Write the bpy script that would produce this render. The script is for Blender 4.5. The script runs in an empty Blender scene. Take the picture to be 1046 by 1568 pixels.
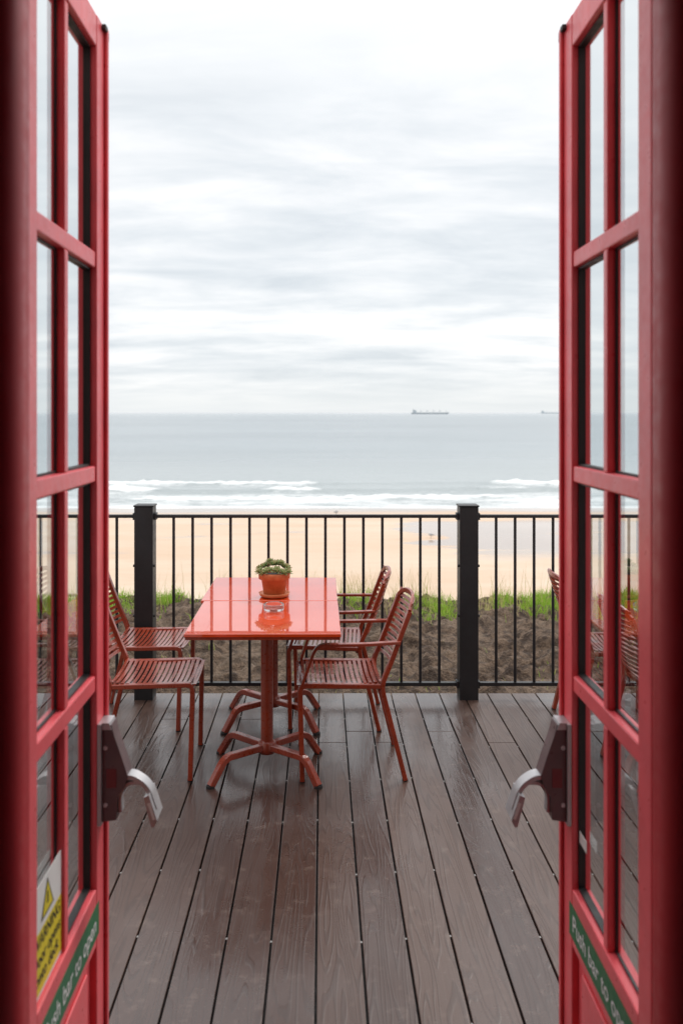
import bpy, math, random
from mathutils import Vector, Matrix, noise, Quaternion
random.seed(7)
scene = bpy.context.scene
F=1350.0; H=1.72; PX=493.0; PY=632.0

# ------------------------------------------------------------------ helpers
class MB:
    def __init__(s): s.v=[]; s.f=[]; s.m=[]; s.s=[]
    def add(s,vs,fs,m=0,smooth=False):
        o=len(s.v); s.v+= [tuple(v) for v in vs]
        for f in fs:
            s.f.append([i+o for i in f]); s.m.append(m); s.s.append(smooth)
    def box(s,x0,x1,y0,y1,z0,z1,m=0):
        vs=[(x0,y0,z0),(x1,y0,z0),(x1,y1,z0),(x0,y1,z0),(x0,y0,z1),(x1,y0,z1),(x1,y1,z1),(x0,y1,z1)]
        s.add(vs,[(0,3,2,1),(4,5,6,7),(0,1,5,4),(1,2,6,5),(2,3,7,6),(3,0,4,7)],m)
    def sweep(s,path,sec,m=0,smooth=True,up=Vector((0,0,1)),scales=None):
        path=[Vector(p) for p in path]; n=len(path); k=len(sec); vs=[]
        t0=(path[1]-path[0]).normalized()
        if abs(t0.dot(up))>.95: up=Vector((1,0,0)) if abs(t0.x)<.9 else Vector((0,1,0))
        u=(up-t0*up.dot(t0)).normalized()
        for i,p in enumerate(path):
            if i==0: t=t0
            elif i==n-1: t=(path[i]-path[i-1]).normalized()
            else: t=((path[i+1]-p).normalized()+(p-path[i-1]).normalized()).normalized()
            u=(u-t*u.dot(t)).normalized(); w=t.cross(u)
            sc=scales[i] if scales else 1
            for a,b in sec: vs.append(p+w*a*sc+u*b*sc)
        fs=[]
        for i in range(n-1):
            for j in range(k):
                a=i*k+j; b=i*k+(j+1)%k
                fs.append((a,b,b+k,a+k))
        s.add(vs,fs,m,smooth)
        s.add(vs[:k],[tuple(reversed(range(k)))],m); s.add(vs[-k:],[tuple(range(k))],m)
    def tube(s,path,r,seg=12,m=0,scales=None,up=Vector((0,0,1))):
        s.sweep(path,[(r*math.cos(2*math.pi*i/seg),r*math.sin(2*math.pi*i/seg)) for i in range(seg)],m,True,up,scales)
    def bar(s,path,w,h,m=0,up=Vector((0,0,1)),c=.25):
        w/=2;h/=2;q=min(w,h)*c*2*.5
        sec=[(w,-h+q),(w,h-q),(w-q,h),(-w+q,h),(-w,h-q),(-w,-h+q),(-w+q,-h),(w-q,-h)]
        s.sweep(path,sec,m,False,up)
    def lathe(s,prof,c,seg=32,m=0,smooth=True):
        vs=[];k=seg
        for r,z in prof:
            for j in range(seg):
                a=2*math.pi*j/seg; vs.append((c[0]+r*math.cos(a),c[1]+r*math.sin(a),c[2]+z))
        fs=[]
        for i in range(len(prof)-1):
            for j in range(seg):
                a=i*k+j;b=i*k+(j+1)%k; fs.append((a,b,b+k,a+k))
        s.add(vs,fs,m,smooth)
    def ellipsoid(s,c,r,m=0,seg=14,rings=8,mat=None):
        vs=[];fs=[]
        for i in range(rings+1):
            t=math.pi*i/rings
            for j in range(seg):
                a=2*math.pi*j/seg
                p=Vector((r[0]*math.sin(t)*math.cos(a),r[1]*math.sin(t)*math.sin(a),r[2]*math.cos(t)))
                if mat: p=mat@p
                vs.append(p+Vector(c))
        for i in range(rings):
            for j in range(seg):
                a=i*seg+j;b=i*seg+(j+1)%seg; fs.append((a,a+seg,b+seg,b))
        s.add(vs,fs,m,True)
    def obj(s,name,mats,parent=None,bevel=0,seg=2,loc=None,rot=None,smooth_bevel=False):
        me=bpy.data.meshes.new(name); me.from_pydata(s.v,[],s.f)
        for mt in mats: me.materials.append(mt)
        me.polygons.foreach_set('material_index',s.m); me.polygons.foreach_set('use_smooth',[True]*len(s.s) if smooth_bevel else s.s)
        me.update()
        o=bpy.data.objects.new(name,me); scene.collection.objects.link(o)
        if bevel:
            b=o.modifiers.new('bev','BEVEL'); b.width=bevel; b.segments=seg; b.limit_method='ANGLE'; b.angle_limit=math.radians(40)
            b.harden_normals=smooth_bevel
        if parent: o.parent=parent
        if loc: o.location=loc
        if rot: o.rotation_euler=rot
        return o
def empty(name,loc=(0,0,0)):
    e=bpy.data.objects.new(name,None); e.empty_display_size=.1; e.location=loc; scene.collection.objects.link(e); return e
def fillet(pts,r,n=5):
    pts=[Vector(p) for p in pts]; out=[pts[0]]
    for i in range(1,len(pts)-1):
        p=pts[i];a=(pts[i-1]-p);b=(pts[i+1]-p); rr=min(r,a.length*.49,b.length*.49)
        a=p+a.normalized()*rr; b=p+b.normalized()*rr
        for k in range(n+1):
            t=k/n; out.append(a*(1-t)**2+p*2*t*(1-t)+b*t*t)
    out.append(pts[-1]); return out

# ------------------------------------------------------------------ materials
class NT:
    def __init__(s,name):
        s.mat=bpy.data.materials.new(name); s.mat.use_nodes=True; s.nt=s.mat.node_tree
        s.b=s.nt.nodes['Principled BSDF']; s.out=s.nt.nodes['Material Output']
    def n(s,t,**k):
        x=s.nt.nodes.new(t)
        for a,b in k.items():
            if a.startswith('i_'):
                key=a[2:].replace('_',' '); x.inputs[key].default_value=b
            else: setattr(x,a,b)
        return x
    def l(s,a,b): s.nt.links.new(a,b)
    def val(s,sock,v):
        if hasattr(v,'links') or hasattr(v,'is_output'): s.l(v,sock)
        else: sock.default_value=v
    def math(s,op,a,b=0.0,c=None,clamp=False):
        x=s.n('ShaderNodeMath',operation=op,use_clamp=clamp); s.val(x.inputs[0],a); s.val(x.inputs[1],b)
        if c is not None: s.val(x.inputs[2],c)
        return x.outputs[0]
    def noise(s,vec,scale,detail=4,rough=.5,dist=0):
        x=s.n('ShaderNodeTexNoise'); x.inputs['Scale'].default_value=scale; x.inputs['Detail'].default_value=detail
        x.inputs['Roughness'].default_value=rough; x.inputs['Distortion'].default_value=dist
        if vec is not None: s.l(vec,x.inputs['Vector'])
        return x.outputs['Fac']
    def map(s,vec,scale=(1,1,1),loc=(0,0,0)):
        x=s.n('ShaderNodeMapping'); s.l(vec,x.inputs['Vector']); x.inputs['Scale'].default_value=scale; x.inputs['Location'].default_value=loc
        return x.outputs[0]
    def ramp(s,f,stops):
        x=s.n('ShaderNodeValToRGB'); s.l(f,x.inputs[0]); e=x.color_ramp.elements
        while len(e)<len(stops): e.new(.5)
        for i,(p,c) in enumerate(stops):
            e[i].position=p
            if isinstance(c,(int,float)): c=(c,c,c)
            e[i].color=tuple(c)[:3]+(1,)
        return x.outputs[0]
    def mix(s,f,a,b,mode='MIX'):
        x=s.n('ShaderNodeMix',data_type='RGBA',blend_type=mode)
        s.val(x.inputs[0],f)
        for i,v in ((6,a),(7,b)):
            if isinstance(v,tuple): x.inputs[i].default_value=(*v,1) if len(v)==3 else v
            else: s.l(v,x.inputs[i])
        return x.outputs[2]
    def smooth(s,v,a,b):
        x=s.n('ShaderNodeMapRange',interpolation_type='SMOOTHSTEP'); s.l(v,x.inputs[0]); x.inputs[1].default_value=a; x.inputs[2].default_value=b
        return x.outputs[0]
    def bump(s,h,strength=.3,dist=.01,nrm=None):
        x=s.n('ShaderNodeBump'); x.inputs['Strength'].default_value=strength; x.inputs['Distance'].default_value=dist; s.l(h,x.inputs['Height'])
        if nrm is not None: s.l(nrm,x.inputs['Normal'])
        return x.outputs[0]
    def pos(s): return s.n('ShaderNodeNewGeometry').outputs['Position']
    def objc(s): return s.n('ShaderNodeTexCoord').outputs['Object']
def paint(name,col,rough=.35,var=.15,bump=.05,scale=30,coat=0,spec=.5):
    t=NT(name); p=t.objc(); n=t.noise(p,scale,3,.6); n2=t.noise(p,scale*.15,2,.6)
    c1=tuple(x*(1-var) for x in col); c2=tuple(min(1,x*(1+var)) for x in col)
    t.l(t.mix(t.smooth(n2,.3,.7),c1,c2),t.b.inputs['Base Color'])
    t.l(t.ramp(n,[(.3,rough*.8),(.7,min(1.0,rough*1.25))]),t.b.inputs['Roughness'])
    t.b.inputs['Coat Weight'].default_value=coat; t.b.inputs['Coat Roughness'].default_value=.08
    t.b.inputs['Specular IOR Level'].default_value=spec
    if bump: t.l(t.bump(n,bump,.002),t.b.inputs['Normal'])
    return t.mat

M={}
M['red']=paint('red_gloss_paint',(.86,.115,.135),.33,.07,.07,40)
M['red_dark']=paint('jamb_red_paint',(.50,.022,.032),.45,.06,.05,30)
M['gasket']=paint('black_gasket',(.02,.018,.018),.5)
M['black']=paint('black_powdercoat',(.013,.013,.015),.45,.2,.1,60)
M['chair']=paint('rust_red_powdercoat',(.26,.034,.012),.3,.15,.08,60,.35)
M['steel']=paint('brushed_grey_metal',(.50,.49,.50),.38,.1,.05,50); 
M['steel'].node_tree.nodes['Principled BSDF'].inputs['Metallic'].default_value=.5
M['steeldark']=paint('grey_brown_cast',(.13,.085,.09),.33,.15,.05,50)
M['latchlabel']=paint('dull_red_label',(.20,.03,.035),.4,.1,0)
M['greenlabel']=paint('green_label',(.015,.16,.06),.4,.05,0)
M['white']=paint('white_label',(.80,.80,.78),.45,.03,0)
M['yellow']=paint('yellow_label',(.80,.66,.02),.4,.04,0)
M['ink']=paint('black_ink',(.02,.02,.02),.5,.0,0)
M['wall']=paint('interior_plaster',(.09,.055,.055),.8,.1,.1)
M['floor']=paint('interior_floor',(.07,.055,.05),.5,.2,.1)
M['facade']=paint('painted_render',(.62,.58,.54),.8,.06,.2,20)
M['clip']=paint('deck_clip',(.36,.35,.34),.3,.1,0)

# table top - wet lacquer
t=NT('wet_orange_lacquer'); p=t.objc()
t.l(t.mix(t.smooth(t.noise(p,3,3),.3,.7),(.60,.046,.006),(.66,.062,.008)),t.b.inputs['Base Color'])
t.b.inputs['Roughness'].default_value=.25; t.b.inputs['Specular IOR Level'].default_value=.1
drops=t.n('ShaderNodeTexVoronoi',i_Scale=60.0); t.l(p,drops.inputs['Vector'])
dm=t.smooth(t.noise(p,5,3),.54,.62)
dh=t.math('MULTIPLY',t.smooth(drops.outputs['Distance'],.32,.05),dm)
hh=t.math('ADD',t.math('MULTIPLY',dh,.6),t.math('MULTIPLY',t.noise(p,4,1),.9))
nb=t.bump(hh,.10,.004); t.l(nb,t.b.inputs['Coat Normal'])
t.b.inputs['Coat Weight'].default_value=1; t.b.inputs['Coat Roughness'].default_value=.004; t.b.inputs['Coat IOR'].default_value=2.0
M['table']=t.mat

# glass
t=NT('window_glass')
lw=t.n('ShaderNodeLayerWeight'); lw.inputs[0].default_value=.5
fr=t.math('MULTIPLY_ADD',t.math('POWER',lw.outputs['Facing'],4.0),.95,.16,True)
tr=t.n('ShaderNodeBsdfTransparent'); tr.inputs[0].default_value=(.78,.84,.86,1)
gl=t.n('ShaderNodeBsdfGlossy'); gl.inputs['Roughness'].default_value=.008
mx=t.n('ShaderNodeMixShader'); t.l(fr,mx.inputs[0]); t.l(tr.outputs[0],mx.inputs[1]); t.l(gl.outputs[0],mx.inputs[2]); t.l(mx.outputs[0],t.out.inputs[0])
M['glass']=t.mat
t=NT('clear_glass'); t.b.inputs['Transmission Weight'].default_value=1; t.b.inputs['Roughness'].default_value=.03; t.b.inputs['IOR'].default_value=1.45
M['ashglass']=t.mat

# terracotta
t=NT('terracotta'); p=t.objc(); n=t.noise(p,25,5,.6)
t.l(t.mix(t.smooth(n,.35,.65),(.46,.12,.035),(.58,.18,.065)),t.b.inputs['Base Color']); t.b.inputs['Roughness'].default_value=.6
t.l(t.bump(n,.15,.003),t.b.inputs['Normal']); M['terra']=t.mat
t=NT('succulent'); at=t.n('ShaderNodeAttribute',attribute_name='tip')
t.l(t.ramp(at.outputs['Fac'],[(0,(.08,.15,.05)),(.7,(.30,.40,.15)),(1,(.36,.22,.11))]),t.b.inputs['Base Color']); t.b.inputs['Roughness'].default_value=.45
M['succ']=t.mat
# deck
BP=.147; BX=-.018
t=NT('composite_deck_board'); p=t.pos(); sx=t.n('ShaderNodeSeparateXYZ'); t.l(p,sx.inputs[0])
bi=t.math('FLOOR',t.math('DIVIDE',t.math('SUBTRACT',sx.outputs[0],BX),BP))
wn=t.n('ShaderNodeTexWhiteNoise',noise_dimensions='1D'); t.l(bi,wn.inputs['W']); rnd=wn.outputs['Value']
cx=t.n('ShaderNodeCombineXYZ'); t.l(sx.outputs[0],cx.inputs[0]); t.l(t.math('ADD',sx.outputs[1],t.math('MULTIPLY',rnd,37.0)),cx.inputs[1]); t.l(t.math('MULTIPLY',rnd,11.0),cx.inputs[2])
gv=cx.outputs[0]
cont=t.noise(t.map(gv,(9,.7,1)),1.0,2,.45,.3)
rings=t.math('SINE',t.math('MULTIPLY',cont,110.0))
fine=t.noise(t.map(gv,(170,3.0,1)),1.0,3,.6)
gr=t.math('ADD',t.math('MULTIPLY',t.smooth(rings,.3,.95),.7),t.math('MULTIPLY',fine,.8))
big=t.noise(t.map(p,(1.5,.7,1),(2,0,0)),1.0,4,.6); mot=t.noise(p,14,5,.65); speck=t.noise(p,70,3,.7)
base=t.mix(rnd,(.062,.030,.022),(.112,.066,.050))
base=t.mix(t.math('MULTIPLY',gr,.38),base,(.028,.015,.012))
base=t.mix(t.math('MULTIPLY',t.smooth(mot,.54,.72),.35),base,(.18,.125,.10))
base=t.mix(t.math('MULTIPLY',t.smooth(speck,.66,.74),.5),base,(.26,.21,.18))
t.l(base,t.b.inputs['Base Color'])
wetm=t.smooth(t.math('ADD',big,t.math('MULTIPLY',t.math('SUBTRACT',rnd,.5),.18)),.60,.38)
t.l(t.math('ADD',t.math('SUBTRACT',.34,t.math('MULTIPLY',wetm,.16)),t.math('MULTIPLY',mot,.12)),t.b.inputs['Roughness'])
t.l(t.bump(gr,.55,.0015),t.b.inputs['Normal']); t.b.inputs['IOR'].default_value=1.5
t.l(t.math('MULTIPLY',wetm,.6),t.b.inputs['Coat Weight']); t.b.inputs['Coat Roughness'].default_value=.13; t.b.inputs['Coat IOR'].default_value=1.33
cb=t.bump(t.math('ADD',t.math('MULTIPLY',gr,.7),mot),.35,.0013); t.l(cb,t.b.inputs['Coat Normal'])
M['deck']=t.mat
# ground: soil / sand
t=NT('ground_soil_sand'); p=t.pos(); sx=t.n('ShaderNodeSeparateXYZ'); t.l(p,sx.inputs[0]); X,Y=sx.outputs[0],sx.outputs[1]
n1=t.noise(p,2.2,4,.6); n2=t.noise(p,13,6,.68); n3=t.noise(p,75,3,.6)
soil=t.mix(t.smooth(n2,.38,.64),(.055,.032,.020),(.22,.145,.095))
soil=t.mix(t.math('MULTIPLY',t.smooth(n1,.48,.66),.5),soil,(.30,.215,.15))
soil=t.mix(t.math('MULTIPLY',t.smooth(n3,.57,.67),.6),soil,(.030,.018,.012))
sn=t.noise(t.map(p,(.06,.25,1)),1,5,.6); sn2=t.noise(t.map(p,(.5,2.0,1)),1,4,.7)
sand=t.mix(t.smooth(sn,.3,.7),(.55,.40,.285),(.60,.475,.365))
sand=t.mix(t.math('MULTIPLY',t.smooth(sn2,.5,.75),.35),sand,(.42,.30,.21))
pud=t.noise(t.map(p,(.07,.33,1),(3,1,0)),1,5,.62)
side=t.smooth(X,3,10.0)
zone=t.math('MULTIPLY',t.smooth(Y,45,52),t.smooth(Y,70,64))
pm=t.smooth(t.math('ADD',pud,t.math('MULTIPLY',t.math('MULTIPLY',side,zone),.30)),.60,.66)
pm=t.math('MULTIPLY',pm,zone)
shore=t.smooth(t.math('ADD',Y,t.math('MULTIPLY',sn,9.0)),74.5,79.0)
wet=t.math('MAXIMUM',pm,shore)
sandw=t.mix(t.math('MULTIPLY',wet,.75),sand,(.36,.29,.25))
sel=t.smooth(Y,11,14)
t.l(t.mix(sel,soil,sandw),t.b.inputs['Base Color'])
rr=t.math('SUBTRACT',.92,t.math('MULTIPLY',t.math('MULTIPLY',wet,sel),.86)); t.l(rr,t.b.inputs['Roughness'])
t.l(t.bump(t.math('ADD',n2,t.math('MULTIPLY',n3,.3)),.9,.09),t.b.inputs['Normal'])
nm=t.nt.nodes[-1]
t.l(t.math('SUBTRACT',.95,t.math('MULTIPLY',sel,.945)),nm.inputs['Strength'])
M['ground']=t.mat
# sea
t=NT('sea_water'); p=t.pos(); sx=t.n('ShaderNodeSeparateXYZ'); t.l(p,sx.inputs[0]); Y=sx.outputs[1]
fo=t.n('ShaderNodeAttribute',attribute_name='foam').outputs['Fac']
fn=t.noise(t.map(p,(.5,1.1,1)),1,5,.7)
fm=t.smooth(t.math('ADD',fo,t.math('MULTIPLY',t.math('SUBTRACT',fn,.5),1.0)),.30,.75)
far=t.noise(t.map(p,(.004,.012,1)),1,3,.6); mid=t.noise(t.map(p,(.03,.12,1)),1,4,.6)
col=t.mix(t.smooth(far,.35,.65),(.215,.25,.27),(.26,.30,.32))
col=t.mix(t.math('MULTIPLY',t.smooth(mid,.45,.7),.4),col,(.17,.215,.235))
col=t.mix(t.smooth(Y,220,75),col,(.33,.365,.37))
col=t.mix(t.smooth(Y,700,6000),col,(.33,.36,.38))  # haze painted into the water colour, paler towards the horizon
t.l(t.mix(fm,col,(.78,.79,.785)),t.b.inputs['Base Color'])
t.l(t.math('MULTIPLY_ADD',fm,.5,.22),t.b.inputs['Roughness'])
w1=t.noise(t.map(p,(.10,.45,1)),1,4,.62); w2=t.noise(t.map(p,(.9,2.2,1)),1,3,.6)
t.l(t.bump(t.math('ADD',w1,t.math('MULTIPLY',w2,.16)),.8,.8),t.b.inputs['Normal']); t.b.inputs['IOR'].default_value=1.33
M['sea']=t.mat
# ships: pale colours have the distance haze painted in
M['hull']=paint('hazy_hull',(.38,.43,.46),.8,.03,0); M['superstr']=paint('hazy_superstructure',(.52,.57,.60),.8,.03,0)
M['hull2']=paint('hazy_far_hull',(.54,.60,.63),.8,.02,0)
# grass
t=NT('grass_blades'); at=t.n('ShaderNodeAttribute',attribute_name='tint')
gc=t.ramp(at.outputs['Fac'],[(0,(.10,.22,.02)),(.45,(.34,.54,.05)),(.6,(.44,.46,.12)),(1,(.60,.48,.26))])
t.l(gc,t.b.inputs['Base Color']); t.b.inputs['Roughness'].default_value=.6
tl=t.n('ShaderNodeBsdfTranslucent'); t.l(gc,tl.inputs[0]); mx=t.n('ShaderNodeMixShader'); mx.inputs[0].default_value=.35
t.l(t.b.outputs[0],mx.inputs[1]); t.l(tl.outputs[0],mx.inputs[2]); t.l(mx.outputs[0],t.out.inputs[0])
M['grass']=t.mat
M['gull']=paint('gull_grey',(.35,.35,.36),.7); M['gullw']=paint('gull_white',(.75,.74,.72),.7)

# ------------------------------------------------------------------ camera
cam=bpy.data.cameras.new('camera'); co=bpy.data.objects.new('camera',cam); scene.collection.objects.link(co)
co.location=(0,0,H); co.rotation_euler=(math.radians(90),0,0)
cam.sensor_fit='VERTICAL'; cam.sensor_height=36; cam.sensor_width=24; cam.lens=F/1568*36
cam.shift_x=30/1568; cam.shift_y=-152/1568; cam.clip_start=.05; cam.clip_end=60000
cam.dof.use_dof=True; cam.dof.focus_distance=4.3; cam.dof.aperture_fstop=3.0
scene.camera=co

# ------------------------------------------------------------------ world
w=bpy.data.worlds.new('World'); scene.world=w; w.use_nodes=True
class WT(NT):
    def __init__(s,w): s.nt=w.node_tree
t=WT(w); nt=w.node_tree; bg=nt.nodes['Background']
sky=t.n('ShaderNodeTexSky'); sky.sky_type='NISHITA'; sky.sun_disc=False
sd=Vector((.55,.8,.95)).normalized()
sky.sun_elevation=math.asin(sd.z); sky.sun_rotation=math.atan2(sd.x,sd.y)
tc=t.n('ShaderNodeTexCoord').outputs['Generated']; s3=t.n('ShaderNodeSeparateXYZ'); t.l(tc,s3.inputs[0])
zc=t.math('MAXIMUM',s3.outputs[2],0.0); den=t.math('ADD',zc,.17)
cv=t.n('ShaderNodeCombineXYZ'); t.l(t.math('DIVIDE',s3.outputs[0],den),cv.inputs[0]); t.l(t.math('DIVIDE',s3.outputs[1],den),cv.inputs[1])
c1=t.noise(t.map(cv.outputs[0],(.6,1.05,1),(4.2,1.7,0)),1,5,.55,.35)
c2=t.noise(t.map(cv.outputs[0],(1.7,3.4,1),(1.2,7.7,3)),1,5,.6,.4)
cc=t.math('ADD',t.math('MULTIPLY',c1,.6),t.math('MULTIPLY',c2,.4))
cl=t.ramp(cc,[(.38,(.60,.645,.685)),(.46,(.705,.74,.77)),(.53,(.82,.835,.85)),(.60,(.94,.935,.93))])
up=t.smooth(zc,.26,.42)
cl=t.mix(t.math('MULTIPLY',up,.6),cl,(.98,.98,.98))
hz=t.smooth(zc,.06,.0)
cl=t.mix(t.math('MULTIPLY',hz,.8),cl,(.71,.745,.76))
zen=t.math('MULTIPLY_ADD',t.smooth(zc,.42,.75),.70,1.0)   # overcast sky brightens towards the zenith
cs=t.n('ShaderNodeVectorMath',operation='SCALE'); t.l(cl,cs.inputs[0]); t.l(zen,cs.inputs['Scale'])
nis=t.mix(1.0,sky.outputs[0],(.1,.1,.1),'MULTIPLY')
t.l(t.mix(.95,nis,cs.outputs[0]),bg.inputs[0]); bg.inputs[1].default_value=1.2
sun=bpy.data.lights.new('sun','SUN'); sun.energy=1.2; sun.angle=math.radians(12); sun.color=(1,.96,.9)
so=bpy.data.objects.new('sun',sun); scene.collection.objects.link(so); so.rotation_euler=(-sd).to_track_quat('-Z','Y').to_euler(); so.location=(3,4,8)

# ------------------------------------------------------------------ ground sheet
def fb(x,y,z=0,o=4):
    return noise.fractal(Vector((x,y,z)),.9,2.1,o)
def lerp_tab(tab,y):
    for (a,za),(b,zb) in zip(tab,tab[1:]):
        if y<=b: 
            k=(y-a)/(b-a); return za+(zb-za)*k
    return tab[-1][1]
GT=[(-60,-.35),(5.2,-.35),(5.42,-.07),(7,-.09),(8.4,-.10),(9.0,-.25),(20,-5.2),(38,-6.1),(76,-6.5),(100,-7.4),(200,-12),(30000,-40)]
def gh(x,y):
    z=lerp_tab(GT,y)
    if 5.3<y<12 and abs(x)<12:
        k=min(1,(y-5.3)/.25)*min(1,(12-y)/3)
        d=abs(noise.noise(Vector((x*3.2,y*6.5,1))))*.14+abs(fb(x*9,y*9,3))*.05+fb(x*1.2,y*1.2,8)*.07
        z+=k*(d-.03)
    return z
def rng(a,b,s):
    n=int(round((b-a)/s)); return [a+(b-a)*i/n for i in range(n+1)]
def outward(v,lim,k=1.35,first=.3):
    out=[];d=first
    while v<lim: v+=d; d*=k; out.append(v)
    return out
xs=rng(-4.2,4.2,.03); o=outward(4.2,30000); xs=[-a for a in reversed(o)]+xs+o
ys=[-60,-20,-5,0,3,5.0,5.3]+rng(5.33,9.0,.03)+[9.3,10,11,12,14,17,20,25,30,38,46,55,65,76,85,100,140,200,500,2000,8000,30000]
def grid(name,xs,ys,hf,mat,attr=None):
    vs=[];av=[]
    for y in ys:
        for x in xs:
            if attr: z,a=hf(x,y); av.append(a)
            else: z=hf(x,y)
            vs.append((x,y,z))
    n=len(xs); fs=[(j*n+i,j*n+i+1,(j+1)*n+i+1,(j+1)*n+i) for j in range(len(ys)-1) for i in range(n-1)]
    me=bpy.data.meshes.new(name); me.from_pydata(vs,[],fs); me.materials.append(mat)
    me.polygons.foreach_set('use_smooth',[True]*len(fs))
    if attr:
        a=me.attributes.new(attr,'FLOAT','POINT'); a.data.foreach_set('value',av)
    ob=bpy.data.objects.new(name,me); scene.collection.objects.link(ob); return ob
grid('ground',xs,ys,gh,M['ground'])

# sea
def sst(v,a,b):
    k=max(0,min(1,(v-a)/(b-a))); return k*k*(3-2*k)
def seaf(x,y):
    if y>150 or abs(x)>110: 
        return -6.5,0
    z=0;f=0
    for (yc,A,L,seed,bias) in ((101,.30,5,1,-.12),(92,.50,7,5,-.08),(84,.20,6,13,.05)):
        c=yc+3.2*noise.noise(Vector((x*.035,seed,0)))+.8*noise.noise(Vector((x*.2,seed,4)))
        am=max(0,min(1,.55+bias+noise.noise(Vector((x*.06,seed,7)))*1.5 - (0.012*x if seed==1 else 0)))
        dy=y-c
        wv=math.exp(-(dy/1.1)**2) if dy<0 else math.exp(-(dy/2.6)**2)
        z+=A*wv*(.5+.5*am)
        br=sst(am,.3,.7)
        fo=math.exp(-(dy/.9)**2)*1.0 if dy>0 else max(math.exp(-(dy/1.0)**2)*1.0, math.exp(dy/L)*.6)
        f=max(f,fo*br)
        z+=.40*wv*br*max(0,noise.noise(Vector((x*.9,y*.9,seed))))
    if y<96: f=max(f,.46*sst(y,96,86)+.26*noise.noise(Vector((x*.12,y*.25,3))))
    f=max(f,sst(y,80,76.8)*.9*(.7+.5*noise.noise(Vector((x*.1,0,1)))))
    z+=.05*noise.noise(Vector((x*.3,y*.6,2)))
    return -6.5+z*sst(y,75,80), f
xs=rng(-60,60,.45); o=outward(60,30000,1.4,2); xs=[-a for a in reversed(o)]+xs+o
ys=rng(70,112,.3)+[114,117,121,126,132,140,150,165,190,230,300,450,700,1200,2500,6000,15000,30000]
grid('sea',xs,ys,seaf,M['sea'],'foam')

# ------------------------------------------------------------------ ships
def ship(name,px,py,L,D,m1,m2):
    x=(px-PX)*D/F; mb=MB(); h=L*.036
    n=24
    vs=[];fs=[]
    for i in range(n+1):
        u=i/n; X=(u-.5)*L; wd=L*.07*min(1,((1-u)*9)**.6,(u*14+.5)**.5)
        zt=h*(1+ .5*max(0,(u-.9)/.1) + .15*max(0,(.1-u)/.1))
        rk=L*.02*max(0,(u-.85)/.15)
        vs+=[(X,-wd/2*.8,0),(X+rk,-wd/2,zt),(X+rk,wd/2,zt),(X,wd/2*.8,0)]
    for i in range(n):
        a=i*4
        for j in range(3): fs.append((a+j,a+j+1,a+j+5,a+j+4))
    fs+= [(0,1,2,3),tuple(n*4+k for k in (3,2,1,0))]
    mb.add(vs,fs,0)
    mb.box(-L*.46,-L*.36,-L*.03,L*.03,h,h*2.6,1); mb.box(-L*.44,-L*.385,-L*.035,L*.035,h*2.6,h*3.1,1)
    mb.box(-L*.455,-L*.435,-L*.012,L*.012,h*2.6,h*3.6,0)
    for u in (-.25,-.08,.09,.26):
        mb.box(L*u-L*.005,L*u+L*.005,-L*.005,L*.005,h,h*3.1,0)
        mb.tube([(L*u,0,h*1.8),(L*(u+.06),0,h*2.7)],L*.003,6,0)
    for u in (-.3,-.16,0,.17,.33): mb.box(L*u-L*.045,L*u+L*.045,-L*.022,L*.022,h,h*1.25,1)
    mb.tube([(L*.44,0,h),(L*.44,0,h*2.8)],L*.003,6,0)
    mb.obj(name,[m1,m2],loc=(x,D,-6.5))
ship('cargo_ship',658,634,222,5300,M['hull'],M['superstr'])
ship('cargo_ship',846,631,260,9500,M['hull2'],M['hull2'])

# ------------------------------------------------------------------ gulls
def gull(px,py,sc=1,rot=0):
    d=60
    for _ in range(20): d=(H-gh(0,d))*F/(py-PY)
    x=(px-PX)*d/F; mb=MB()
    mb.ellipsoid((0,0,.24),(.2,.085,.085),0); mb.ellipsoid((.17,0,.36),(.055,.045,.05),1)
    mb.tube([(.12,0,.27),(.17,0,.35)],.045,8,1); mb.tube([(.21,0,.36),(.28,0,.345)],.012,6,0,scales=[1,.3])
    mb.tube([(-.12,0,.25),(-.3,0,.24)],.05,8,0,scales=[1,.3])
    for s in (-.03,.03): mb.tube([(0,s,.18),(.01,s,0)],.008,6,0); mb.box(-.01,.05,s-.02,s+.02,0,.008,0)
    mb.obj('seagull',[M['gull'],M['gullw']],loc=(x,d,gh(x,d)),rot=(0,0,rot)).scale=(sc,)*3
gull(515,789,1.15,.9); gull(660,824,.9,2.6)

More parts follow.
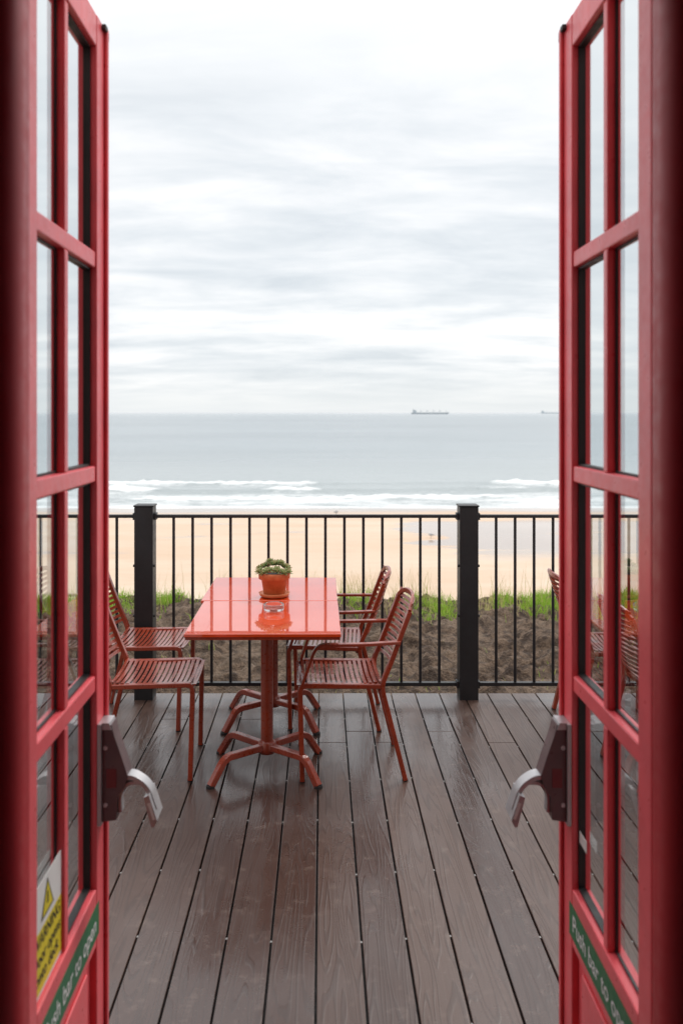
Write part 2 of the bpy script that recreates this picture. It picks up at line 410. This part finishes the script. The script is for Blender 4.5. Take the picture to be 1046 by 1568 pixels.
# ------------------------------------------------------------------ grass
def grass():
    vs=[];fs=[];tv=[]
    def blade(x,y,z,h,wd,tint,lean):
        a=random.random()*6.28; dx,dy=math.cos(a)*wd,math.sin(a)*wd; b=random.random()*6.28
        lx,ly=math.cos(b)*lean*h,math.sin(b)*lean*h; o=len(vs)
        vs.extend([(x-dx,y-dy,z),(x+dx,y+dy,z),(x+dx*.7+lx*.35,y+dy*.7+ly*.35,z+h*.55),(x-dx*.7+lx*.35,y-dy*.7+ly*.35,z+h*.55),(x+lx,y+ly,z+h)])
        fs.extend([(o,o+1,o+2,o+3),(o+3,o+2,o+4)]); tv.extend([tint*.8,tint*.8,tint,tint,min(1,tint*1.1)])
    n=0
    while n<14500:
        x=random.uniform(-6,6); y=random.gauss(8.3,.27)
        if y<7.5: continue
        dens=noise.noise(Vector((x*1.3+2.2,y*.8,0)))+.6*noise.noise(Vector((x*5,y*5,2)))
        px=PX+x*F/y
        g=sum(math.exp(-((px-c)/s)**2)*k for c,s,k in ((195,30,1),(265,34,1.1),(655,35,.9),(832,26,.9),(545,30,.4),(60,60,1),(960,50,.6),(770,20,.35)))
        if random.random()>max(0,min(1,.03+g*(.7+dens*1.5)+max(0,dens)*.15)): continue
        n+=1
        green=g>.2 and random.random()<.88
        blade(x,y,gh(x,y)-.01,random.uniform(.04,.12)*(1 if green else .8),.0035,random.uniform(.2,.52) if green else random.uniform(.65,1),random.uniform(.1,.9))
    for _ in range(650):   # tall dry stalks
        c=random.choice([560,590,620,540,530,350,650,780,400,250,840,120,480,900]); px=random.gauss(c,20); y=random.uniform(7.9,8.9); x=(px-PX)*y/F
        blade(x,y,gh(x,y)-.01,random.uniform(.15,.40),.0024,random.uniform(.7,1),random.uniform(.05,.55))
    for _ in range(1200):
        x=random.uniform(-5,5); y=random.uniform(5.6,7.9)
        if noise.noise(Vector((x*1.5,y*1.5,9)))<.15: continue
        blade(x,y,gh(x,y)-.005,random.uniform(.02,.07),.003,random.uniform(.3,1),.6)
    me=bpy.data.meshes.new('grass_verge'); me.from_pydata(vs,[],fs); me.materials.append(M['grass'])
    a=me.attributes.new('tint','FLOAT','POINT'); a.data.foreach_set('value',tv)
    scene.collection.objects.link(bpy.data.objects.new('grass_verge',me))
grass()

# ------------------------------------------------------------------ deck
mb=MB(); clips=MB()
k0=-26;k1=26
for k in range(k0,k1):
    x0=BX+k*BP+.0035; x1=BX+(k+1)*BP-.0035
    js=[]
    if k>=0: js=[4.60+(.16 if k%3==1 else 0)] if k%2==0 or k%5==1 else []
    elif k%3==0: js=[4.95]
    cuts=[1.76]+js+[5.41]
    for a,b in zip(cuts,cuts[1:]):
        mb.box(x0,x1,a+.0022,b-.0022,-.024,random.uniform(-.0008,.0008),0)
    yy=2.05+random.uniform(-.02,.02)
    while yy<5.3:
        if random.random()<.75: clips.box(x0-.0065,x0-.0005,yy-.0050,yy+.0050,-.012,-.0055,0)
        yy+=.42
deckroot=empty('wooden_deck')
mb.obj('deck_boards',[M['deck']],deckroot,bevel=.0022,seg=2)
clips.obj('deck_clips',[M['clip']],deckroot)
mb=MB(); mb.box(-3.83,3.8,1.76,5.39,-.2,-.035,0); mb.obj('deck_substructure',[M['gasket']],deckroot)

# ------------------------------------------------------------------ fence
fence=empty('metal_railing'); mb=MB(); FD=5.33; PS=1.946
for k in range(-3,4):
    c=-1.066+k*PS; mb.box(c-.056,c+.056,FD-.056,FD+.056,-.01,1.155,0); mb.box(c-.061,c+.061,FD-.061,FD+.061,1.155,1.166,0)
mb.obj('posts',[M['black']],fence,bevel=.004)
mb=MB()
for k in range(-3,3):
    c=-1.066+k*PS; a=c+.058; b=c+PS-.058
    mb.box(a,b,FD-.02,FD+.02,1.086,1.104,0); mb.box(a,b,FD-.016,FD+.016,.072,.092,0)
    for j in range(17):
        x=c+PS*(j+.5)/17
        if j in (0,16): continue
        mb.tube([(x,FD,.09),(x,FD,1.088)],.0088,10,0)
    for e,s in ((a,1),(b,-1)):
        for z in (.082,1.095): mb.box(min(e,e+s*.012),max(e,e+s*.012),FD-.028,FD+.028,z-.02,z+.02,0)
        for z in (.5,.8): mb.tube([(e-s*.005,FD-.03,z),(e+s*.008,FD-.03,z)],.008,8,0)
mb.obj('rails_and_balusters',[M['black']],fence)

# ------------------------------------------------------------------ tables
def table(x0,x1,y0,y1,rot=0):
    cx,cy=(x0+x1)/2,(y0+y1)/2; wx,wy=(x1-x0)/2,(y1-y0)/2
    e=empty('cafe_table',(cx,cy,0)); e.rotation_euler[2]=rot
    mb=MB(); mb.box(-wx,wx,-wy,wy,.724,.74,0); mb.obj('table_top',[M['table']],e,bevel=.003,seg=3)
    mb=MB()
    mb.box(-wx+.004,wx-.004,-wy+.004,wy-.004,.712,.7235,0)
    mb.lathe([(.0,.705),(.13,.705),(.13,.711),(0,.711)],(0,0,0),24,0,False)
    mb.tube([(0,0,.09),(0,0,.706)],.0295,24,0)
    mb.lathe([(.0,.085),(.04,.085),(.042,.10),(.042,.135),(.03,.145)],(0,0,0),24,0)
    for sx in (-1,1):
        for sy in (-1,1):
            p=fillet([(sx*.02,sy*.018,.115),(sx*.185,sy*.155,.118),(sx*.245,sy*.205,.008)],.035,5)
            mb.bar(p,.034,.03,0)
            mb.lathe([(0,0),(.02,0),(.02,.012),(0,.012)],(sx*.247,sy*.207,0),12,1,False)
    mb.obj('pedestal_base',[M['chair'],M['gasket']],e)
table(-.612,.084,3.905,4.592,.004); table(-.630,.082,4.602,5.245,-.004)
table(1.98,2.68,3.9,4.6,.01)

# ------------------------------------------------------------------ chairs (local +x = forward)
def chair(x,y,rot,arms):
    e=empty('slatted_armchair' if arms else 'slatted_chair',(x,y,0)); e.rotation_euler[2]=rot
    mb=MB(); HW=.205
    for s in (-1,1):
        Y=s*HW
        mb.bar(fillet([(.195,Y*1.08,0.006),(.205,Y,.445),(-.17,Y,.438)],.03,5),.022,.032,0,up=Vector((0,1,0)))
        mb.bar(fillet([(-.285,Y*1.1,.006),(-.175,Y,.44),(-.225,Y,.56),(-.310,Y*.97,.785)],.04,5),.022,.032,0,up=Vector((0,1,0)))
        for fx in (.195,-.285): mb.lathe([(0,0),(.014,0),(.014,.01),(0,.01)],(fx,Y*(1.08 if fx>0 else 1.1),0),10,1,False)
        if arms:
            mb.bar(fillet([(-.262,Y*1.06,.645),(-.10,Y*1.13,.64),(.13,Y*1.13,.64),(.195,Y*1.05,.45)],.045,6),.03,.014,0)
    mb.bar([(.20,-HW,.43),(.20,HW,.43)],.022,.02,0); mb.bar([(-.17,-HW,.425),(-.17,HW,.425)],.022,.02,0)
    def slat(cx,cz,tx,tz,w,bow,axis):
        path=[]
        for i in range(9):
            u=i/8*2-1; b=bow*(1-u*u)
            path.append((cx+axis[0]*b,u*(HW-.002),cz+axis[1]*b))
        mb.sweep(path,[(w/2,-.002),(w/2,.002),(-w/2,.002),(-w/2,-.002)] ,0,False,up=Vector((-tz,0,tx)))
    n=17
    for i in range(n):
        u=i/(n-1); X=.212-u*.385; Z=.457-.012*math.sin(math.pi*u)-(.012*(1-u/.08) if u<.08 else 0)
        slat(X,Z,1,0,.0155,.012,(0,-1))
    m=13
    for i in range(m):
        u=i/(m-1); Z=.505+u*.31; X=-.205-.113*u-.006*math.sin(math.pi*u)
        k=Vector((-.34,0,.94)).normalized()
        slat(X,Z,k.x,k.z,.016,.035,(-1,0))
    mb.bar([(-.310-.038*(1-(i/10*2-1)**2),(i/10*2-1)*HW*.975,.785+.045*(1-abs(i/10*2-1)**4)) for i in range(11)],.014,.022,0)
    mb.obj('chair_body',[M['chair'],M['gasket']],e)
chair(.095,4.335,math.pi+.04,True)
chair(.035,5.0,math.pi-.05,True)
chair(-.815,4.335,.03,False)
chair(-.965,4.99,-.02,False)
chair(1.62,4.88,-.04,False)
chair(1.70,4.2,.05,False)
chair(2.95,4.3,math.pi,False)

# ------------------------------------------------------------------ pot plant & ashtray
pc=(-.253,4.70,.741)
mb=MB()
mb.lathe([(0,0),(.062,0),(.075,.006),(.083,.022),(.079,.023),(.07,.010),(0,.008)],pc,40,0)
mb.lathe([(0,.012),(.052,.012),(.057,.016),(.069,.094),(.077,.094),(.083,.097),(.085,.127),(.083,.131),(.077,.130),(.074,.10),(0,.10)],pc,40,0)
root=empty('potted_succulent',pc)
def setp(o):
    o.parent=root; o.matrix_parent_inverse=Matrix.Translation(-Vector(pc)); return o
setp(mb.obj('terracotta_pot',[M['terra']]))
mb=MB(); mb.lathe([(.074,.112),(.03,.122),(0,.124)],pc,20,0); setp(mb.obj('potting_soil',[M['gasket']]))
vs=[];fs=[];tv=[]
def leaf(c,d,n,L,W):
    d=d.normalized(); s=d.cross(n).normalized(); n=s.cross(d); o=len(vs)
    rows=[(0,.35,.0),(.35,.9,.02),(.65,1,.06),(.85,.6,.14),(1,.02,.24)]
    for u,w_,lift in rows:
        p=c+d*L*u+n*L*lift
        vs.extend([p-s*W*w_*.5,p-n*W*.18*w_,p+s*W*w_*.5,p+n*W*.12*w_]); tv.extend([u]*4)
    for i in range(4):
        for j in range(4):
            a=o+i*4+j;b=o+i*4+(j+1)%4; fs.append((a,b,b+4,a+4))
def rosette(c,up,R,cnt=26):
    up=up.normalized(); q=up.to_track_quat('Z','Y')
    for i in range(cnt):
        a=i*2.39996; u=i/cnt; el=math.radians(80-75*u)
        d=q@Vector((math.cos(a)*math.cos(el),math.sin(a)*math.cos(el),math.sin(el)))
        leaf(c+d*R*.1,d,up if u>.1 else Vector((math.cos(a),math.sin(a),0)),R*(.4+.6*u),R*.42)
P=Vector(pc)
spots=[(0,0,.165,.046),(.052,.01,.148,.042),(-.052,.012,.152,.042),(.015,-.056,.142,.038),(-.03,-.052,.14,.036),(.02,.05,.158,.042),(.07,-.03,.134,.034),(-.072,-.025,.134,.036),(-.035,.05,.154,.036),(.064,.045,.146,.032),(-.078,.03,.144,.03),(.035,-.015,.178,.030),(-.025,.01,.184,.028),(.05,-.055,.132,.03),(-.055,-.05,.130,.03)]
for x,y,z,R in spots: rosette(P+Vector((x,y,z)),Vector((x*9,y*9,1)),R)
me=bpy.data.meshes.new('succulent_rosettes'); me.from_pydata(vs,[],fs); me.materials.append(M['succ'])
me.attributes.new('tip','FLOAT','POINT').data.foreach_set('value',tv); me.polygons.foreach_set('use_smooth',[True]*len(fs))
ob=bpy.data.objects.new('succulent_rosettes',me); scene.collection.objects.link(ob); setp(ob)
mb=MB(); c=(-.238,4.37,.741)
mb.lathe([(0,0),(.045,0),(.050,.004),(.052,.03),(.049,.034),(.044,.03),(.041,.012),(0,.009)],c,32,0)
mb.obj('glass_ashtray',[M['ashglass']])

# ------------------------------------------------------------------ doors
def text(body,size,loc,rot,mat,parent,name):
    cu=bpy.data.curves.new(name,'FONT'); cu.body=body; cu.size=size; cu.align_x='CENTER'; cu.align_y='CENTER'; cu.offset=size*.01
    cu.materials.append(mat); o=bpy.data.objects.new(name,cu); scene.collection.objects.link(o); o.location=loc; o.rotation_euler=rot; o.parent=parent
def door(side):
    XF=-.587 if side<0 else .652
    S=1 if side<0 else -1
    e=empty('red_glazed_door',(XF,1.748,0))
    def X(a): return S*a
    def bx(mb,a0,a1,y0,y1,z0,z1,m=0): 
        p,q=sorted((X(a0),X(a1))); mb.box(p,q,y0,y1,z0,z1,m)
    T=.05; W=.652; ST=.095; top=2.763; MU=.30
    zr=[2.12,1.56,1.012,.455]
    mb=MB()
    bx(mb,-T,0,0,ST-.02,.03,top); bx(mb,-T,0,W-ST,W,.03,top)
    bx(mb,-T+.001,-.001,ST-.02,W-ST,top-.085,top-.001)
    for z in zr[:3]: bx(mb,-T+.004,-.004,ST-.02,W-ST,z-.021,z+.021)
    bx(mb,-T+.001,-.001,ST-.02,W-ST,zr[3]-.13,zr[3]+.02)
    bx(mb,-T+.001,-.001,ST-.02,W-ST,.031,.11)
    zt=[top-.085]+[z-.021 for z in zr[:3]]; zb=[z+.021 for z in zr[:3]]+[zr[3]+.02]
    for a,b in zip(zb,zt): bx(mb,-T+.012,-.005,MU-.015,MU+.015,a,b)
    bx(mb,-.035,-.018,ST-.02,W-ST,.11,zr[3]-.13)
    bx(mb,-.018,-.010,ST+.03,W-ST-.05,.15,zr[3]-.17)
    bx(mb,.0005,.010,W-.022,W-.004,.03,top-.004)
    bx(mb,-.02,.004,W+.0005,W+.012,.03,top-.02)
    mb.obj('door_frame_members',[M['red']],e,bevel=.004,seg=2)
    mb=MB()
    cols=[(ST-.02,MU-.015),(MU+.015,W-ST)]
    g=MB(); gx=-.026
    for (a,b) in zip(zb,zt):
        for (y0,y1) in cols:
            t_=.006
            far=.009 if y1>MU+.1 else .003
            for q in ((y0+.0005,y0+t_,a+.0005,b-.0005),(y1-t_,y1-.0005,a+.0005,b-.0005),(y0+t_,y1-t_,a+.0005,a+t_),(y0+t_,y1-t_,b-t_,b-.0005)):
                bx(mb,gx-far,gx+far,q[0],q[1],q[2],q[3],0)
            g.add([(X(gx),y0+.002,a+.002),(X(gx),y1-.002,a+.002),(X(gx),y1-.002,b-.002),(X(gx),y0+.002,b-.002)],[(0,1,2,3)],0)
    mb.obj('glazing_gaskets',[M['gasket']],e); g.obj('glass_panes',[M['glass']],e)
    mb=MB(); bx(mb,-.02,.006,W+.001,W+.014,top-.03,top-.004); bx(mb,.001,.012,W-.05,W-.025,top-.02,top-.006); mb.obj('top_bolt',[M['gasket']],e,bevel=.002)
    mb=MB()
    def prism(poly,y0,y1,m):
        k=len(poly); vs=[(X(a),y0,z) for a,z in poly]+[(X(a),y1,z) for a,z in poly]
        fs=[tuple(range(k)),tuple(range(2*k-1,k-1,-1))]+[(i,i+k,(i+1)%k+k,(i+1)%k) for i in range(k)]
        mb.add(vs,fs,m)
    zc=.90
    prism([(.011,zc),(.035,zc),(.043,zc-.03),(.062,zc-.085),(.078,zc-.135),(.068,zc-.165),(.052,zc-.19),(.048,zc-.25),(.011,zc-.255)],W-.085,W-.03,0)
    prism([(.0005,zc+.004),(.0105,zc+.004),(.0105,zc-.262),(.0005,zc-.262)],W-.095,W-.02,1)
    prism([(.0111,zc+.006),(.030,zc+.006),(.036,zc-.012),(.0111,zc-.012)],W-.089,W-.027,1)
    for zz in (zc-.06,zc-.21): mb.tube([(X(.02),W-.088,zz),(X(.02),W-.084,zz)],.006,10,1)
    prism([(.022,zc-.115),(.048,zc-.115),(.048,zc-.165),(.022,zc-.165)],W-.0862,W-.0851,2)
    arm=fillet([(X(.052),W-.058,zc-.145),(X(.085),W-.058,zc-.138),(X(.128),W-.058,zc-.165),(X(.148),W-.058,zc-.225)],.04,7)
    mb.bar(arm,.045,.013,1,up=Vector((0,0,1)))
    arm2=fillet([(X(.055),W-.058,zc-.235),(X(.052),W-.058,zc-.19),(X(.072),W-.058,zc-.158),(X(.11),W-.058,zc-.158)],.03,6)
    mb.bar(arm2,.03,.010,1,up=Vector((1,0,0)))
    prism([(.122,zc-.185),(.136,zc-.178),(.158,zc-.245),(.150,zc-.262),(.142,zc-.262)],W-.10,W-.02,1)
    prism([(.132,zc-.200),(.140,zc-.197),(.153,zc-.240),(.147,zc-.243)],W-.1013,W-.1001,3)
    mb.obj('panic_latch',[M['steeldark'],M['steel'],M['latchlabel'],M['white']],e,bevel=.0015)
    mb=MB(); bx(mb,-.0008,.0006,.085,W-.075,zr[3]-.105,zr[3]-.02); mb.obj('push_bar_label',[M['greenlabel']],e)
    rot=(math.radians(90),0,math.radians(90)) if side<0 else (math.radians(90),0,math.radians(-90))
    text('Push bar to open',.062,(X(.0014),.33,zr[3]-.063),rot,M['white'],e,'push_bar_text')
    if side<0:
        mb=MB(); y0,y1=.078,.282
        bx(mb,gx+.0125,gx+.0135,y0,y1,.615,.715,0); bx(mb,gx+.0125,gx+.0135,y0,y1,.485,.6148,1)
        bx(mb,gx+.0125,gx+.0135,y0,y1,.478,.4848,0)
        cy=.18
        mb.add([(X(gx+.0142),cy-.045,.63),(X(gx+.0142),cy+.045,.63),(X(gx+.0142),cy,.705)],[(0,1,2)],2)
        mb.add([(X(gx+.0146),cy-.036,.635),(X(gx+.0146),cy+.036,.635),(X(gx+.0146),cy,.696)],[(0,1,2)],1)
        mb.box(*sorted((X(gx+.0146),X(gx+.0152))),cy-.004,cy+.004,.65,.675,2)
        mb.obj('warning_sign',[M['white'],M['yellow'],M['ink']],e)
        text('WARNING\nDoor opens\nonto deck',.038,(X(gx+.0142),.18,.555),rot,M['ink'],e,'warning_text')
    else:
        mb=MB(); bx(mb,gx+.0125,gx+.0133,.47,.53,.61,.64,0); mb.obj('small_sticker',[M['white']],e)
door(-1); door(1)

# ------------------------------------------------------------------ door frame (jambs + lintel)
mb=MB()
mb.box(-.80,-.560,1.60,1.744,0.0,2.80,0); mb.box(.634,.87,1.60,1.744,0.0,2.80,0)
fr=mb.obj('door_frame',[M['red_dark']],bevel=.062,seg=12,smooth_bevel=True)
mb=MB(); mb.box(-.8,.87,1.655,1.744,2.802,2.92,0); o=mb.obj('lintel_board',[M['red_dark']],fr,bevel=.01)

# ------------------------------------------------------------------ building shell
b=empty('building'); mb=MB()
mb.box(-3.2,-.802,1.66,1.74,-.3,3.3,0); mb.box(.872,3.2,1.66,1.74,-.3,3.3,0); mb.box(-.802,.872,1.66,1.74,2.922,3.3,0)
mb.obj('seaward_wall',[M['facade']],b)
mb=MB()
mb.box(-3.2,-.805,1.60,1.655,0,3.1,0); mb.box(.875,3.2,1.60,1.655,0,3.1,0); mb.box(-.805,.875,1.60,1.655,2.93,3.1,0)
mb.box(-3.3,-3.2,-4,1.74,-.3,3.3,0); mb.box(3.2,3.3,-4,1.74,-.3,3.3,0); mb.box(-3.3,3.3,-4.1,-4,-.3,3.3,0)
mb.obj('interior_walls',[M['wall']],b)
mb=MB(); mb.box(-3.2,3.2,-4,1.59,-.1,-.005,0); mb.box(-.8,.87,1.592,1.755,-.1,.002,1); mb.obj('interior_floor',[M['floor'],M['steel']],b)
mb=MB(); mb.box(-3.2,3.2,-4,1.655,3.1,3.2,0); mb.box(-3.4,3.4,-4.2,1.85,3.305,3.42,0); mb.obj('ceiling_and_roof',[M['wall']],b)

scene.view_settings.view_transform='Standard'; scene.view_settings.look='None'; scene.view_settings.exposure=0
